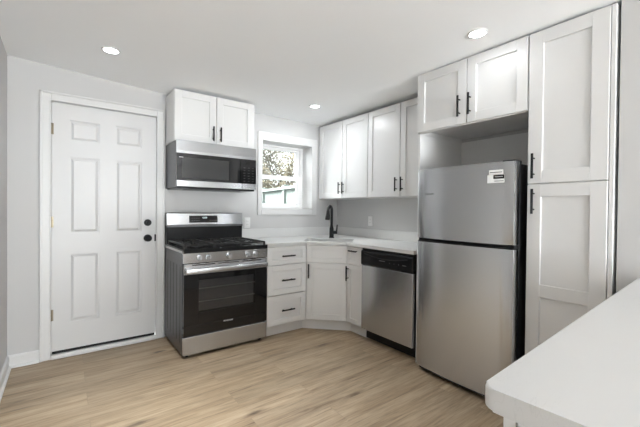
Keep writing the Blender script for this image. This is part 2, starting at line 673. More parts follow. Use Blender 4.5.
for hz in (1.873, 1.117, .356):
    bm = nbm()
    cyl(bm, (-.002, -.006, hz-DZ0-.045), 'z', .007, .09, 12)
    box(bm, -.020, -.003, -.0045, .0, hz-DZ0-.045, hz-DZ0+.045)
    box(bm, -.001, .012, -.0035, .0, hz-DZ0-.045, hz-DZ0+.045)
    obj('hinge', bm, m_hinge, door, True)

# window: casing and jamb lining (trim_4), sashes, sill
bm = nbm()
wd = .043
for a, b, c, d in ((WX0-wd, WX0, WZ0-.062, WZ1+.08), (WX1, WX1+.064, WZ0-.062, WZ1+.08), (WX0, WX1, WZ1, WZ1+.08), (WX0, WX1, WZ0-.062, WZ0)):
    box(bm, a, b, -.018, 0, c, d, .003)
tag(obj('trim_4', bm, m_trim), 'flat white casing around the window', 'window trim', kind='structure')
bm = nbm()
for a, b, c, d in ((WX0, WX0+.012, WZ0, WZ1), (WX1-.012, WX1, WZ0, WZ1), (WX0, WX1, WZ1-.012, WZ1), (WX0, WX1, WZ0, WZ0+.012)):
    box(bm, a, b, -.016, .20, c, d)
tag(obj('trim_5', bm, m_trim), 'deep white jamb lining the window recess', 'window jamb', kind='structure')

win = thing('window_1', 'white double hung window looking out on a mint green fence', 'window', (0, .2, 0), kind='structure')


def sash(x0, x1, z0, z1, y0, y1, st, rl_b, rl_t):
    bm = nbm()
    box(bm, x0, x0+st, y0, y1, z0, z1, .003)
    box(bm, x1-st, x1, y0, y1, z0, z1, .003)
    box(bm, x0+st, x1-st, y0, y1, z0, z0+rl_b, .003)
    box(bm, x0+st, x1-st, y0, y1, z1-rl_t, z1, .003)
    return bm


wx0, wx1 = WX0+.012, WX1-.012
bm = nbm()
for a, b, c, d in ((wx0, wx0+.03, WZ0+.012, WZ1-.012), (wx1-.03, wx1, WZ0+.012, WZ1-.012), (wx0+.03, wx1-.03, WZ1-.035, WZ1-.012), (wx0+.03, wx1-.03, WZ0+.012, WZ0+.03)):
    box(bm, a, b, 0, .078, c, d)
obj('window_frame', bm, m_vinyl, win)
lo_s = obj('lower_sash', sash(wx0+.03, wx1-.03, WZ0+.03, 1.655, .004, .036, .052, .045, .05), m_vinyl, win)
obj('pane', box(nbm(), wx0+.08, wx1-.08, .018, .022, WZ0+.07, 1.61), m_pane, lo_s)
obj('sash_lock', box(nbm(), -.80, -.75, -.008, .01, 1.656, 1.668, .002), m_vinyl, lo_s)
up_s = obj('upper_sash', sash(wx0+.03, wx1-.03, 1.605, WZ1-.035, .040, .072, .052, .05, .03), m_vinyl, win)
obj('pane', box(nbm(), wx0+.08, wx1-.08, .054, .058, 1.65, WZ1-.06), m_pane, up_s)

# ------------------------------------------------------------------ cabinets
HANDLE_L = .135


def bar_pull(name, parent, x, z, vertical=True, L=HANDLE_L, y=0):
    """black T-bar pull: a bar on two posts"""
    bm = nbm()
    r = .0072
    if vertical:
        cyl(bm, (x, y-.032, z-L/2), 'z', r, L, 12)
        for s in (-1, 1):
            cyl(bm, (x, y, z+s*L*.32), 'y', .0045, -.032, 10)
    else:
        cyl(bm, (x-L/2, y-.032, z), 'x', r, L, 12)
        for s in (-1, 1):
            cyl(bm, (x+s*L*.32, y, z), 'y', .0045, -.032, 10)
    return obj(name, bm, m_black, parent, True)


def shaker(w_, h_, st=.062, mids=(), t=.019):
    """shaker front of width w_, height h_, local origin lower left at the cabinet face, front at y=-t"""
    bm = nbm()
    b = .0018
    box(bm, 0, st, -t, 0, 0, h_, b)
    box(bm, w_-st, w_, -t, 0, 0, h_, b)
    edges = [0]
    rails = [(0, st)]+[(mm-st/2, mm+st/2) for mm in mids]+[(h_-st, h_)]
    for a, c in rails:
        box(bm, st-.001, w_-st+.001, -t, 0, a, c, b)
    box(bm, st-.004, w_-st+.004, -t+.011, -.002, st-.004, h_-st+.004)
    return bm


def front(name, parent, x0, x1, z0, z1, y, st=.062, mids=()):
    return obj(name, shaker(x1-x0, z1-z0, st, mids), m_cab, parent, loc=(x0, y, z0))


G = .0034   # half gap between fronts


def carcass(parent, w_, d, z0, z1, name='cabinet_box', m=m_cab):
    return obj(name, box(nbm(), 0, w_, -d, -.002, z0, z1, .001), m, parent)


RQ = -PI/2      # rotation of cabinets on the right wall: local x runs towards the camera

# wall cabinet over the microwave (back wall)
X0, X1 = -2.137, -1.377
c = thing('wall_cabinet', 'short white two door wall cabinet above the microwave', 'cabinet', (X0, 0, 1.84), 0, 'white shaker wall cabinets')
ww = X1-X0
carcass(c, ww, .305, 0, .457)
for a, b, hx in ((0, ww/2, ww/2-.035), (ww/2, ww, ww/2+.035)):
    d = front('door', c, a+G, b-G, .003, .454, -.306)
    bar_pull('handle', d, hx-a-G, .095, y=-.019)
obj('filler_strip', box(nbm(), ww, ww+.022, -.30, -.002, 0, .457), m_cab, c)

# two tall wall cabinets on the right wall
UZ0, UZ1 = 1.373, 2.276
c = thing('wall_cabinet', 'tall white two door wall cabinet beside the window, above the faucet', 'cabinet', (0, -.004, UZ0), RQ, 'white shaker wall cabinets')
uw = .893
carcass(c, uw, .308, 0, UZ1-UZ0)
for a, b, hx in ((.035, .475, .475-.03), (.475, uw, .475+.035)):
    d = front('door', c, a+G, b-G, .003, UZ1-UZ0-.003, -.309)
    bar_pull('handle', d, hx-a-G, .115, y=-.019)
c = thing('wall_cabinet', 'tall white two door wall cabinet above the dishwasher, next to the refrigerator surround', 'cabinet', (0, -.899, UZ0), RQ, 'white shaker wall cabinets')
uw2 = .858
carcass(c, uw2, .308, 0, UZ1-UZ0)
for a, b, hx in ((0, .438, .438-.035), (.438, uw2, .438+.035)):
    d = front('door', c, a+G, b-G, .003, UZ1-UZ0-.003, -.309)
    bar_pull('handle', d, hx-a-G, .115, y=-.019)

# refrigerator surround: side panel, over-fridge cabinet, pantry
FY0, FY1 = -1.762, -2.590
tag(obj('end_panel', box(nbm(), -.606, -.002, FY0-.018, FY0, 0, 1.858), m_alcove_lift),
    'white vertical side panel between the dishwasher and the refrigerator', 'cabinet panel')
FT = 2.326
c = thing('wall_cabinet', 'short deep white two door cabinet above the refrigerator', 'cabinet', (0, FY0, 1.86), RQ, 'white shaker wall cabinets')
fw_ = FY0-FY1
bm = nbm()
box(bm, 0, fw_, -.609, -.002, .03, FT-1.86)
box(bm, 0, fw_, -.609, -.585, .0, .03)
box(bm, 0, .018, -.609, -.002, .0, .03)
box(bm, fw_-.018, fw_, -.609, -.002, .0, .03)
obj('cabinet_box', bm, m_alcove_lift, c)
obj('added_bright_panel', box(nbm(), .020, fw_-.001, -.012, -.003, .9-1.86, -.001), m_alcove_lift, c)  # added pale panel that lifts the light in the alcove
for a, b, hx in ((0, .425, .425-.05), (.425, fw_, .425+.03)):
    d = front('door', c, a+G, b-G, .006, FT-1.86-.003, -.610, st=.066)
    bar_pull('handle', d, hx-a-G, .125, y=-.019, L=.15)

c = thing('pantry_cabinet', 'full height white pantry cabinet right of the refrigerator', 'cabinet', (0, FY1-.002, 0), RQ)
pw = .396
obj('cabinet_box', box(nbm(), 0, pw, -.609, -.002, .105, FT, .001), m_cab, c)
obj('toe_kick', box(nbm(), 0, pw, -.56, -.02, 0, .105), m_cab, c)
d = front('upper_door', c, G, pw-G, 1.412, FT-.003, -.610, st=.078)
bar_pull('handle', d, .036, 1.515-1.412, y=-.019, L=.15)
d = front('lower_door', c, G, pw-G, .112, 1.406, -.610, st=.075, mids=(.766-.112,))
bar_pull('handle', d, .038, 1.302-.112, y=-.019, L=.15)
obj('filler_strip', box(nbm(), pw+.001, pw+.020, -.622, -.02, 0, FT, .001), m_cab, c)

# base cabinets
BZ = .880
BF = .606        # face frame depth, fronts sit before it
TOE = .555
c = thing('drawer_base_cabinet', 'white base cabinet with three drawers between the range and the sink', 'cabinet', (-1.370, 0, 0))
bw = -.914+1.370
carcass(c, bw, BF, .105, BZ)
obj('toe_kick', box(nbm(), 0, bw+.0, -TOE, -.02, 0, .105), m_cab, c)
for z0, z1 in ((.700, .872), (.407, .693), (.112, .400)):
    st = .045 if z1 > .8 else .055
    d = front('drawer', c, .004, bw-.009, z0, z1, -BF-.001, st=st)
    bar_pull('handle', d, (bw-.013)/2, (z1-z0)/2-.003, False, L=.145, y=-.019)

# diagonal corner sink base
A = (-.912, -.606)
B = (-.606, -.912)
c = thing('corner_sink_cabinet', 'white diagonal corner base cabinet under the sink', 'cabinet', (0, 0, 0))
bm = nbm()
prism(bm, [(-.912, -.002), (-.912, -.606), (-.606, -.912), (-.002, -.912), (-.002, -.86), (-.58, -.86), (-.86, -.58), (-.86, -.002)], .105, BZ)
obj('cabinet_box', bm, m_cab, c)
bm = nbm()
prism(bm, [(-.912, -.555), (-.555, -.912), (-.52, -.912), (-.52, -.87), (-.87, -.52), (-.912, -.52)], 0, .105)
obj('toe_kick', bm, m_cab, c)
dl = math.dist(A, B)


def diag_front(name, parent, x0, x1, z0, z1, st):
    """front on the diagonal face; local x along the diagonal"""
    o = front(name, parent, 0, x1-x0, z0, z1, 0, st)
    dv = Vector((1, -1)).normalized()
    nv = Vector((-1, -1)).normalized()
    p = Vector(A)+dv*x0+nv*.001
    o.location = (p.x, p.y, z0)
    o.rotation_euler = (0, 0, -PI/4)
    return o


d = diag_front('drawer_front', c, .012, dl-.012, .699, .872, .045)
d = diag_front('door', c, .012, dl-.012, .112, .693, .06)
bar_pull('handle', d, .028, .582-.082, L=.145, y=-.019)

c = thing('narrow_base_cabinet', 'narrow white base cabinet between the sink and the dishwasher', 'cabinet', (0, -.914, 0), RQ)
nw = .229
carcass(c, nw, BF, .105, BZ)
obj('toe_kick', box(nbm(), 0, nw, -TOE, -.02, 0, .105), m_cab, c)
d = front('drawer', c, .010, nw-.003, .700, .872, -BF-.001, st=.04)
bar_pull('handle', d, (nw-.013)/2, .135, False, L=.11, y=-.019)
d = front('door', c, .010, nw-.003, .112, .693, -BF-.001, st=.05)
bar_pull('handle', d, .025, .582-.09, L=.145, y=-.019)

# ------------------------------------------------------------------ countertop with sink cut-out, backsplash
CT0, CT1 = .881, .912
out = [(-1.368, -.003), (-1.368, -.640), (-.924, -.640), (-.640, -.924), (-.640, -1.758), (-.003, -1.758), (-.003, -.003)]
dv = Vector((1, -1)).normalized()      # along the diagonal front
nv = Vector((1, 1)).normalized()       # from the front towards the corner


def dg(a, s):
    p = dv*a+nv*s
    return (p.x, p.y)


# sink rectangle: s measured along nv (negative towards the room)
SW, S0, S1 = .262, -1.035, -.655
bm = nbm()
ov = [bm.verts.new((x, y, CT1)) for x, y in out]
rad = .05
hole = []
for (cx, cy), a0 in (((SW-rad, S0+rad), -90), ((SW-rad, S1-rad), 0), ((-SW+rad, S1-rad), 90), ((-SW+rad, S0+rad), 180)):
    for k in range(7):
        a = math.radians(a0+15*k)
        hole.append(dg(cx+rad*math.cos(a), cy+rad*math.sin(a)))
hv = [bm.verts.new((x, y, CT1)) for x, y in hole]
es = []
for vs in (ov, hv):
    for i in range(len(vs)):
        es.append(bm.edges.new((vs[i], vs[(i+1) % len(vs)])))
bmesh.ops.triangle_fill(bm, use_beauty=True, use_dissolve=False, edges=es)
geo = bmesh.ops.extrude_face_region(bm, geom=list(bm.faces))
bmesh.ops.translate(bm, vec=(0, 0, CT0-CT1), verts=[v for v in geo['geom'] if isinstance(v, bmesh.types.BMVert)])
ct = tag(obj('countertop', bm, m_quartz), 'white quartz countertop wrapping the sink corner above base cabinets and dishwasher', 'countertop')
bvm = ct.modifiers.new('eased_edge', 'BEVEL')
bvm.width = .003
bvm.segments = 2
bvm.limit_method = 'ANGLE'
obj('backsplash', box(nbm(), -1.368, -.022, -.021, -.001, CT1+.0005, 1.016, .002), m_quartz, ct)
obj('backsplash', box(nbm(), -.021, -.001, -1.758, -.001, CT1+.0005, 1.016, .002), m_quartz, ct)

# undermount sink
sk = thing('sink', 'stainless undermount sink set in the corner countertop', 'sink', (0, 0, 0))
bm = nbm()


def ringpts(w2, s0, s1, rad, z):
    res = []
    for (cx, cy), a0 in (((w2-rad, s0+rad), -90), ((w2-rad, s1-rad), 0), ((-w2+rad, s1-rad), 90), ((-w2+rad, s0+rad), 180)):
        for k in range(7):
            a = math.radians(a0+15*k)
            res.append(bm.verts.new((*dg(cx+rad*math.cos(a), cy+rad*math.sin(a)), z)))
    return res


rings = [ringpts(SW+.02, S0-.02, S1+.02, .06, CT0-.002), ringpts(SW-.002, S0+.002, S1-.002, .05, CT0-.002),
         ringpts(SW-.006, S0+.006, S1-.006, .05, CT0-.17), ringpts(SW-.03, S0+.03, S1-.03, .05, CT0-.19)]
for a, b in zip(rings, rings[1:]):
    for i in range(len(a)):
        bm.faces.new((a[i], a[(i+1) % len(a)], b[(i+1) % len(a)], b[i]))
bm.faces.new(rings[-1])
sb = obj('basin', bm, m_sink, sk, True)
so = sb.modifiers.new('sheet', 'SOLIDIFY')
so.thickness = .0015
bm = nbm()
cyl(bm, (*dg(0, (S0+S1)/2), CT0-.1895), 'z', .045, .004, 24)
obj('drain', bm, m_steel, sk, True)

# faucet
fx, fy = dg(-.005, -.59)
f = thing('faucet', 'matte black pull down gooseneck faucet behind the sink', 'faucet', (fx, fy, CT1))
f.rotation_euler = (0, 0, -PI/4)     # local -y points from the corner into the room
bm = nbm()
cyl(bm, (0, 0, 0), 'z', .031, .008, 28)
cyl(bm, (0, 0, .008), 'z', .027, .10, 28, .024)
cyl(bm, (0, 0, .108), 'z', .024, .04, 28, .016)
obj('base', bm, m_black, f, True)
bm = nbm()
pts = [(0, 0, .12), (0, 0, .25), (0, 0, .315)]
R = .052
for k in range(1, 13):
    a = PI*k/12*1.02
    pts.append((-.3*(R-R*math.cos(a)), -(R-R*math.cos(a))*.95, .315+R*math.sin(a)))
tube(bm, pts, .0155, 16)
obj('spout', bm, m_black, f, True)
ex, ey, ez = pts[-1]
bm = nbm()
tube(bm, [(ex, ey, ez+.005), (ex-.001, ey-.003, ez-.03), (ex-.004, ey-.010, ez-.085), (ex-.005, ey-.012, ez-.10)], .018, 16, [.0175, .020, .027, .026])
obj('spray_head', bm, m_black, f, True)
bm = nbm()
cyl(bm, (.015, 0, .065), 'x', .018, .050, 18)
tube(bm, [(.052, 0, .058), (.058, 0, .075), (.062, -.004, .12), (.066, -.006, .155)], .006, 10, [.012, .010, .0085, .0075])
obj('lever_handle', bm, m_black, f, True)


# outlets
def outlet(label, loc, rz):
    t = thing('wall_outlet', label, 'outlet', loc, rz, 'white wall outlets')
    obj('cover_plate', box(nbm(), -.036, .036, -.007, -.0005, -.058, .058, .003, 2), m_plastic, t)
    bm = nbm()
    box(bm, -.017, .017, -.0085, -.006, -.034, .034, .001)
    rc = obj('receptacle', bm, m_plastic, t)
    for s in (-1, 1):
        obj('slot', box(nbm(), -.008, -.006, -.0088, -.008, s*.018-.005, s*.018+.005), m_gap, rc)
        obj('slot', box(nbm(), .006, .008, -.0088, -.008, s*.018-.004, s*.018+.004), m_gap, rc)
    return t


outlet('white wall outlet on the back wall, right of the range', (-1.289, 0, 1.084), 0)
outlet('white wall outlet on the sink wall, below the cabinets', (0, -.626, 1.109), RQ)

# ------------------------------------------------------------------ gas range
RX0, RX1 = -2.138, -1.375
rw = RX1-RX0
rg = thing('gas_range', 'freestanding stainless gas range with black oven door and backguard', 'range', (RX0, 0, 0))
bm = nbm()
box(bm, 0, rw, -.605, -.025, .03, .868)
for k in range(5):          # pressed ribs on the sides
    y = -.10-k*.105
    for xx in (-.003, rw-.001):
        box(bm, xx, xx+.004, y-.034, y, .12, .76, .0015)
obj('body', bm, m_steel_side, rg)
for x in (.045, rw-.045):
    for y in (-.575, -.09):
        obj('foot', cyl(nbm(), (x, y, 0), 'z', .016, .032, 14), m_gap, rg)
obj('toe_skirt', box(nbm(), .02, rw-.02, -.560, -.545, .004, .03), m_gap, rg)
# cooktop
bm = nbm()
box(bm, -.001, rw+.001, -.645, -.055, .870, .9035, .004, 2)
ck = obj('cooktop', bm, m_blackpl, rg)
for xa, xb in ((-.003, .004), (rw-.004, rw+.003)):
    obj('side_trim', box(nbm(), xa, xb, -.62, -.06, .868, .888), m_steel, rg)
# control panel with knobs
bm = nbm()
xprism(bm, [(-.600, .787), (-.638, .787), (-.645, .869), (-.600, .869)], 0, rw)
cp = obj('control_panel', bm, m_steel, rg)
for kx in (-2.006, -1.931, -1.750, -1.575, -1.497):
    bm = nbm()
    cyl(bm, (kx-RX0, -.640, .828), 'y', .023, -.006, 24)
    cyl(bm, (kx-RX0, -.645, .828), 'y', .019, -.022, 24, .0165)
    box(bm, kx-RX0-.004, kx-RX0+.004, -.676, -.645, .811, .845, .001)
    kb = obj('knob', bm, m_steel, cp, True)
    bm = nbm()
    cyl(bm, (kx-RX0, -.6395, .828), 'y', .027, -.003, 24)
    obj('knob_ring', bm, m_markdim, kb, True)
# oven door
od = obj('oven_door', (lambda bm: (
    box(bm, .004, rw-.004, -.638, -.607, .69, .783, .003),
    box(bm, .004, rw-.004, -.646, -.607, .188, .27, .002),
    box(bm, .004, .125, -.646, -.607, .27, .69, .002),
    box(bm, rw-.125, rw-.004, -.646, -.607, .27, .69, .002),
    box(bm, .125, rw-.125, -.646, -.607, .642, .69, .002),
    box(bm, .125, rw-.125, -.646, -.607, .27, .375, .002)) and bm)(nbm()), m_blackglass, rg)
obj('door_top_strip', box(nbm(), .004, rw-.004, -.645, -.636, .692, .781, .003), m_steel, od)
bm = nbm()
box(bm, .012, rw-.012, -.686, -.664, .705, .745, .008, 3)
for x in (.02, rw-.07):
    box(bm, x, x+.05, -.67, -.64, .708, .742, .004)
obj('handle', bm, m_steel, od, True)
for k in range(3):
    obj('vent_slot', box(nbm(), .07+k*.22, .07+k*.22+.19, -.6465, -.640, .766, .773), m_gap, od)
obj('oven_window', box(nbm(), .120, rw-.120, -.644, -.641, .370, .647), m_ovenglass, od)
bm = nbm()      # enamelled cavity behind the window
box(bm, .10, rw-.10, -.606, -.6052, .30, .70)
obj('oven_interior', bm, mat('grey_oven_enamel', (.24, .24, .245), .4), rg)
for z in (.455, .565):
    bm = nbm()
    box(bm, .125, rw-.125, -.637, -.633, z, z+.006)
    box(bm, .125, rw-.125, -.612, -.609, z-.004, z+.001)
    for k in range(18):
        x = .14+k*(rw-.28)/17
        box(bm, x-.0015, x+.0015, -.635, -.609, z+.001, z+.004)
    obj('oven_rack', bm, m_rack, rg)
lettering('oven_lettering', 'FRIGIDAIRE', .017, m_mark, od, (rw/2, -.6464, .262), (PI/2, 0, 0))
# storage drawer
obj('storage_drawer', box(nbm(), .002, rw-.002, -.640, -.606, .030, .178, .004, 2), m_steel, rg)
# backguard
bm = nbm()
box(bm, 0, rw-.004, -.075, -.012, .89, 1.075, .003)
obj('backguard_riser', bm, m_blackpl, rg)
bm = nbm()
xprism(bm, [(-.012, 1.070), (-.082, 1.070), (-.088, 1.082), (-.075, 1.188), (-.066, 1.196), (-.012, 1.196)], .0, rw-.004)
bgd = obj('backguard_panel', bm, m_steel, rg)
obj('backguard_base_trim', box(nbm(), .0, rw-.004, -.089, -.080, 1.058, 1.078, .002), m_steel_side, bgd)
bm = nbm()
tilt = math.atan2(.013, .106)
dx0, dx1 = .203, .485
ds = obj('display', box(nbm(), 0, dx1-dx0, -.002, .004, 0, .070), m_display, bgd, loc=(dx0, -.0868, 1.098))
ds.rotation_euler = (-tilt, 0, 0)
lettering('clock_digits', '12:00', .022, m_digits, ds, (.150, -.0024, .048), (PI/2, 0, 0), .0004)
for i in range(4):
    for j in range(2):
        obj('button', box(nbm(), .022+i*.022, .034+i*.022, -.0026, -.0015, .018+j*.024, .023+j*.024), m_markdim, ds)
for i in range(4):
    obj('button', box(nbm(), .20+i*.02, .211+i*.02, -.0026, -.0015, .018, .023), m_markdim, ds)

# burners and grates (local coordinates of the range)
for bx, by, br_ in ((.15, -.20, .038), (.15, -.48, .045), (rw/2, -.34, .05), (rw-.15, -.20, .036), (rw-.15, -.48, .048)):
    bm = nbm()
    cyl(bm, (bx, by, .903), 'z', br_*1.25, .008, 24)
    cyl(bm, (bx, by, .911), 'z', br_, .010, 24, br_*.93)
    obj('burner', bm, m_iron, rg, True)


def grate_bm(x0, x1, y0, y1, zt):
    bm = nbm()
    b = .006

    def bar(xa, xb, ya, yb, z0=zt-.014, z1=zt):
        box(bm, min(xa, xb)-(b if xa == xb else 0), max(xa, xb)+(b if xa == xb else 0),
            min(ya, yb)-(b if ya == yb else 0), max(ya, yb)+(b if ya == yb else 0), z0, z1, .002)
    for x in (x0, x1):
        bar(x, x, y0, y1)
    for y in (y0, (y0+y1)/2, y1):
        bar(x0, x1, y, y)
    xm = (x0+x1)/2
    for y in ((y0*3+y1)/4, (y0+3*y1)/4):
        bar(x0, x0+(x1-x0)*.36, y, y)
        bar(x1-(x1-x0)*.36, x1, y, y)
    for a, c_ in ((y0, y0+(y1-y0)*.17), (y0+(y1-y0)*.33, y0+(y1-y0)*.67), (y1-(y1-y0)*.17, y1)):
        bar(xm, xm, a, c_)
    for x in (x0, x1):
        for y in (y0, y1):
            box(bm, x-.008, x+.008, y-.008, y+.008, .903, zt-.002, .002)
    return bm


gw = (rw-.03)/3
for k in range(3):
    obj('grate', grate_bm(.020+k*gw, .008+(k+1)*gw, -.618, -.095, .938), m_iron, rg)

# ------------------------------------------------------------------ over-the-range microwave
mw = thing('microwave', 'stainless over the range microwave with black glass door', 'microwave', (-2.133, 0, 1.415))
mwid, mh = .752, .422
bm = nbm()
box(bm, 0, mwid, -.372, -.003, .012, mh, .002)
obj('body', bm, m_steel_side, mw)
bm = nbm()
box(bm, .01, mwid-.01, -.385, -.02, -.002, .014, .003)
for k in range(2):
    box(bm, .12+k*.28, .35+k*.28, -.30, -.14, -.005, .0)
obj('underside_vent', bm, m_blackpl, mw)
bm = nbm()
xprism(bm, [(-.370, .308), (-.402, .308), (-.402, .330), (-.392, mh-.004), (-.388, mh), (-.370, mh)], 0, mwid)
obj('top_strip', bm, m_steel, mw)
DWD = .585
md = obj('door', (lambda bm: (
    box(bm, .0, .045, -.402, -.372, .072, .307, .001),
    box(bm, .48, DWD, -.402, -.372, .072, .307, .001),
    box(bm, .045, .48, -.402, -.372, .275, .307, .001),
    box(bm, .045, .48, -.402, -.372, .072, .092, .001)) and bm)(nbm()), m_blackglass, mw)
obj('door_window', box(nbm(), .043, .482, -.4015, -.3985, .09, .277), m_micglass, md)
obj('window_screen', box(nbm(), .043, .482, -.380, -.374, .09, .277), mat('perforated_screen', (.34, .34, .345), .45, .2), md)
obj('lower_strip', box(nbm(), 0, DWD+.02, -.403, -.372, .014, .071, .003), m_steel, md)
obj('badge', box(nbm(), .02, .055, -.4026, -.4015, .268, .274), m_mark, md)
kp = obj('control_panel', box(nbm(), DWD+.002, mwid, -.402, -.372, .072, .307, .001), m_blackglass, mw)
obj('control_strip', box(nbm(), DWD+.022, mwid, -.403, -.372, .014, .071, .003), m_steel, kp)
for i in range(3):
    for j in range(6):
        obj('key', box(nbm(), DWD+.034+i*.045, DWD+.052+i*.045, -.4026, -.4015, .092+j*.026, .095+j*.026), m_markdim, kp)
obj('display', box(nbm(), DWD+.03, mwid-.025, -.4026, -.4015, .258, .29), m_display, kp)

# ------------------------------------------------------------------ dishwasher
dw = thing('dishwasher', 'stainless dishwasher with black control panel under the counter', 'dishwasher', (0, -1.147, 0), RQ)
dww = .606
obj('tub', box(nbm(), .004, dww-.004, -.60, -.03, .10, .872), m_gap, dw)
obj('door_panel', box(nbm(), .003, dww-.003, -.640, -.602, .112, .722, .006, 2), m_steel, dw)
bm = nbm()
xprism(bm, [(-.602, .724), (-.642, .724), (-.648, .735), (-.648, .845), (-.640, .860), (-.602, .862)], .003, dww-.003)
kp = obj('control_panel', bm, m_blackpl, dw)
bm = nbm()      # curved pocket handle lip
N = 16
pts = []
for k in range(N+1):
    t = k/N
    pts.append((.05+t*(dww-.10), -.650, .832-.028*math.sin(PI*t)))
tube(bm, pts, .004, 8)
obj('pocket_handle', bm, m_black, kp, True)
obj('button', box(nbm(), .235, .305, -.6488, -.6475, .784, .791), m_markdim, kp)
for k in range(3):
    obj('button', cyl(nbm(), (.36+k*.05, -.6478, .779), 'y', .004, -.001, 10), m_markdim, kp)
obj('button', box(nbm(), .50, .54, -.6488, -.6475, .776, .781), m_markdim, kp)
obj('toe_panel', box(nbm(), .003, dww-.003, -.565, -.50, .012, .108), m_blackpl, dw)
obj('top_seal', box(nbm(), .003, dww-.003, -.63, -.59, .863, .878), m_gap, dw)

# ------------------------------------------------------------------ refrigerator
fr = thing('refrigerator', 'stainless top freezer refrigerator with black sides, between dishwasher and pantry', 'refrigerator', (0, -1.838, 0), RQ)
fwid = .718
bm = nbm()
box(bm, .004, fwid-.004, -.640, -.045, .04, 1.540, .004, 2)
obj('body', bm, m_fridgeside, fr)


def bowed_door(z0, z1, yb=-.645, yf=-.708, bow=.022, n=20):
    """fridge door with a gently bowed front and rounded vertical edges"""
    bm = nbm()
    pl = [(fwid, yb), (0, yb)]
    er = .012
    fr_ = []
    for k in range(n+1):
        t = k/n
        x = er+t*(fwid-2*er)
        fr_.append((x, yf-bow*(1-(2*t-1)**2)))
    pl += [(0, yf+er), (.0035, yf+.0035)]+fr_+[(fwid-.0035, yf+.0035), (fwid, yf+er)]
    prism(bm, list(reversed(pl)), z0, z1, .004, 2)
    return bm


FZ = m_steel
fd = obj('freezer_door', bowed_door(1.032, 1.552), FZ, fr, True)
ld = obj('refrigerator_door', bowed_door(.046, 1.004), FZ, fr, True)
obj('door_gap', box(nbm(), .006, fwid-.006, -.690, -.640, 1.000, 1.036), m_gap, fr)
obj('grip_strip', (lambda bm: (xprism(bm, [(-.66, 1.004), (-.708, 1.004), (-.712, 1.010), (-.66, 1.022)], .01, fwid-.01)))(nbm()), m_black, ld)
obj('base_grille', (lambda bm: prism(bm, [(.01, -.60), (.01, -.672), (fwid*.5, -.690), (fwid-.01, -.672), (fwid-.01, -.60)], .014, .043))(nbm()), m_gap, fr)
for x in (.05, fwid-.05):
    for y in (-.62, -.10):
        obj('foot', cyl(nbm(), (x, y, 0), 'z', .018, .045, 14), m_gap, fr)
bm = nbm()
box(bm, fwid-.085, fwid-.005, -.69, -.60, 1.540, 1.562, .004, 2)
obj('hinge_cover', bm, m_fridgeside, fr)


def bow_y(x, yf=-.708, bow=.022):
    er = .012
    t = (x-er)/(fwid-2*er)
    return yf-bow*(1-(2*t-1)**2)


def decal(name, x0, x1, z0, z1, m, parent, dy=.0006):
    bm = nbm()
    n = 4
    for k in range(n):
        xa, xb = x0+(x1-x0)*k/n, x0+(x1-x0)*(k+1)/n
        ya, yb_ = bow_y(xa)-dy, bow_y(xb)-dy
        v = [bm.verts.new(p) for p in ((xa, ya, z0), (xb, yb_, z0), (xb, yb_, z1), (xa, ya, z1),
                                       (xa, ya+dy*1.2, z0), (xb, yb_+dy*1.2, z0), (xb, yb_+dy*1.2, z1), (xa, ya+dy*1.2, z1))]
        for q in ((0, 1, 2, 3), (7, 6, 5, 4), (0, 4, 5, 1), (3, 2, 6, 7)):
            bm.faces.new([v[i] for i in q])
    bmesh.ops.remove_doubles(bm, verts=bm.verts, dist=1e-6)
    return obj(name, bm, m, parent)


sa = decal('sticker', .566, .652, 1.474, 1.503, m_paper, fd)
sb_ = decal('sticker', .556, .660, 1.420, 1.472, m_paper, fd)
sa['label'] = 'white sticker strip with grey print'
sb_['label'] = 'white sticker with a black band'
decal('black_band', .594, .659, 1.446, 1.471, m_display, sb_, .0012)
decal('print_line', .572, .646, 1.485, 1.490, m_markdim, sa, .0012)
decal('print_line', .602, .650, 1.457, 1.461, m_mark, sb_, .0018)
decal('print_line', .600, .655, 1.430, 1.434, m_markdim, sb_, .0012)
lettering('brand_lettering', 'FRIGIDAIRE', .016, m_markdim, fd, (.115, bow_y(.115)-.0005, 1.364), (PI/2, 0, math.atan2(bow_y(.15)-bow_y(.08), .07)), .0004)

# ------------------------------------------------------------------ peninsula
PA = Vector((-2.282, -3.196))
ang = math.atan2(-3.105+3.196, -.62+2.282)
ex_ = Vector((math.cos(ang), math.sin(ang)))
ey_ = Vector((math.sin(ang), -math.cos(ang)))      # towards the camera side
PL = (-.612+2.282)/math.cos(ang)
PW = .66


def pen(a, b):
    p = PA+ex_*a+ey_*b
    return (p.x, p.y)


def rounded(w0, w1, d0, d1, r, corners=(1, 0, 0, 1), slant=0):
    pts = []
    for i, ((cx, cy), a0) in enumerate((((w0, d0), 180), ((w1, d0), 270), ((w1, d1), 0), ((w0, d1), 90))):
        sx, sy = (1 if i in (0, 3) else -1), (1 if i in (0, 1) else -1)
        if corners[i]:
            for k in range(7):
                a = math.radians(a0+15*k)
                pts.append((cx+sx*r+r*math.cos(a), cy+sy*r+r*math.sin(a)))
        else:
            pts.append((cx-(slant if i == 2 else 0), cy))
    return pts


bm = nbm()
prism(bm, [pen(a, b) for a, b in reversed(rounded(0, PL, 0, PW, .022, slant=.045))], .872, .914, .006, 3)
pc = tag(obj('peninsula_countertop', bm, m_quartz), 'white quartz countertop of the peninsula in the front right corner', 'countertop')
pb = thing('peninsula_cabinet', 'white grooved panel base under the peninsula countertop', 'cabinet', (PA.x, PA.y, 0), 0)


def pen_l(a, b):
    p = ex_*a+ey_*b
    return (p.x, p.y)


def pbox(bm, a0, a1, b0, b1, z0, z1, bev=.0):
    return prism(bm, [pen_l(a0, b1), pen_l(a1, b1), pen_l(a1, b0), pen_l(a0, b0)], z0, z1)


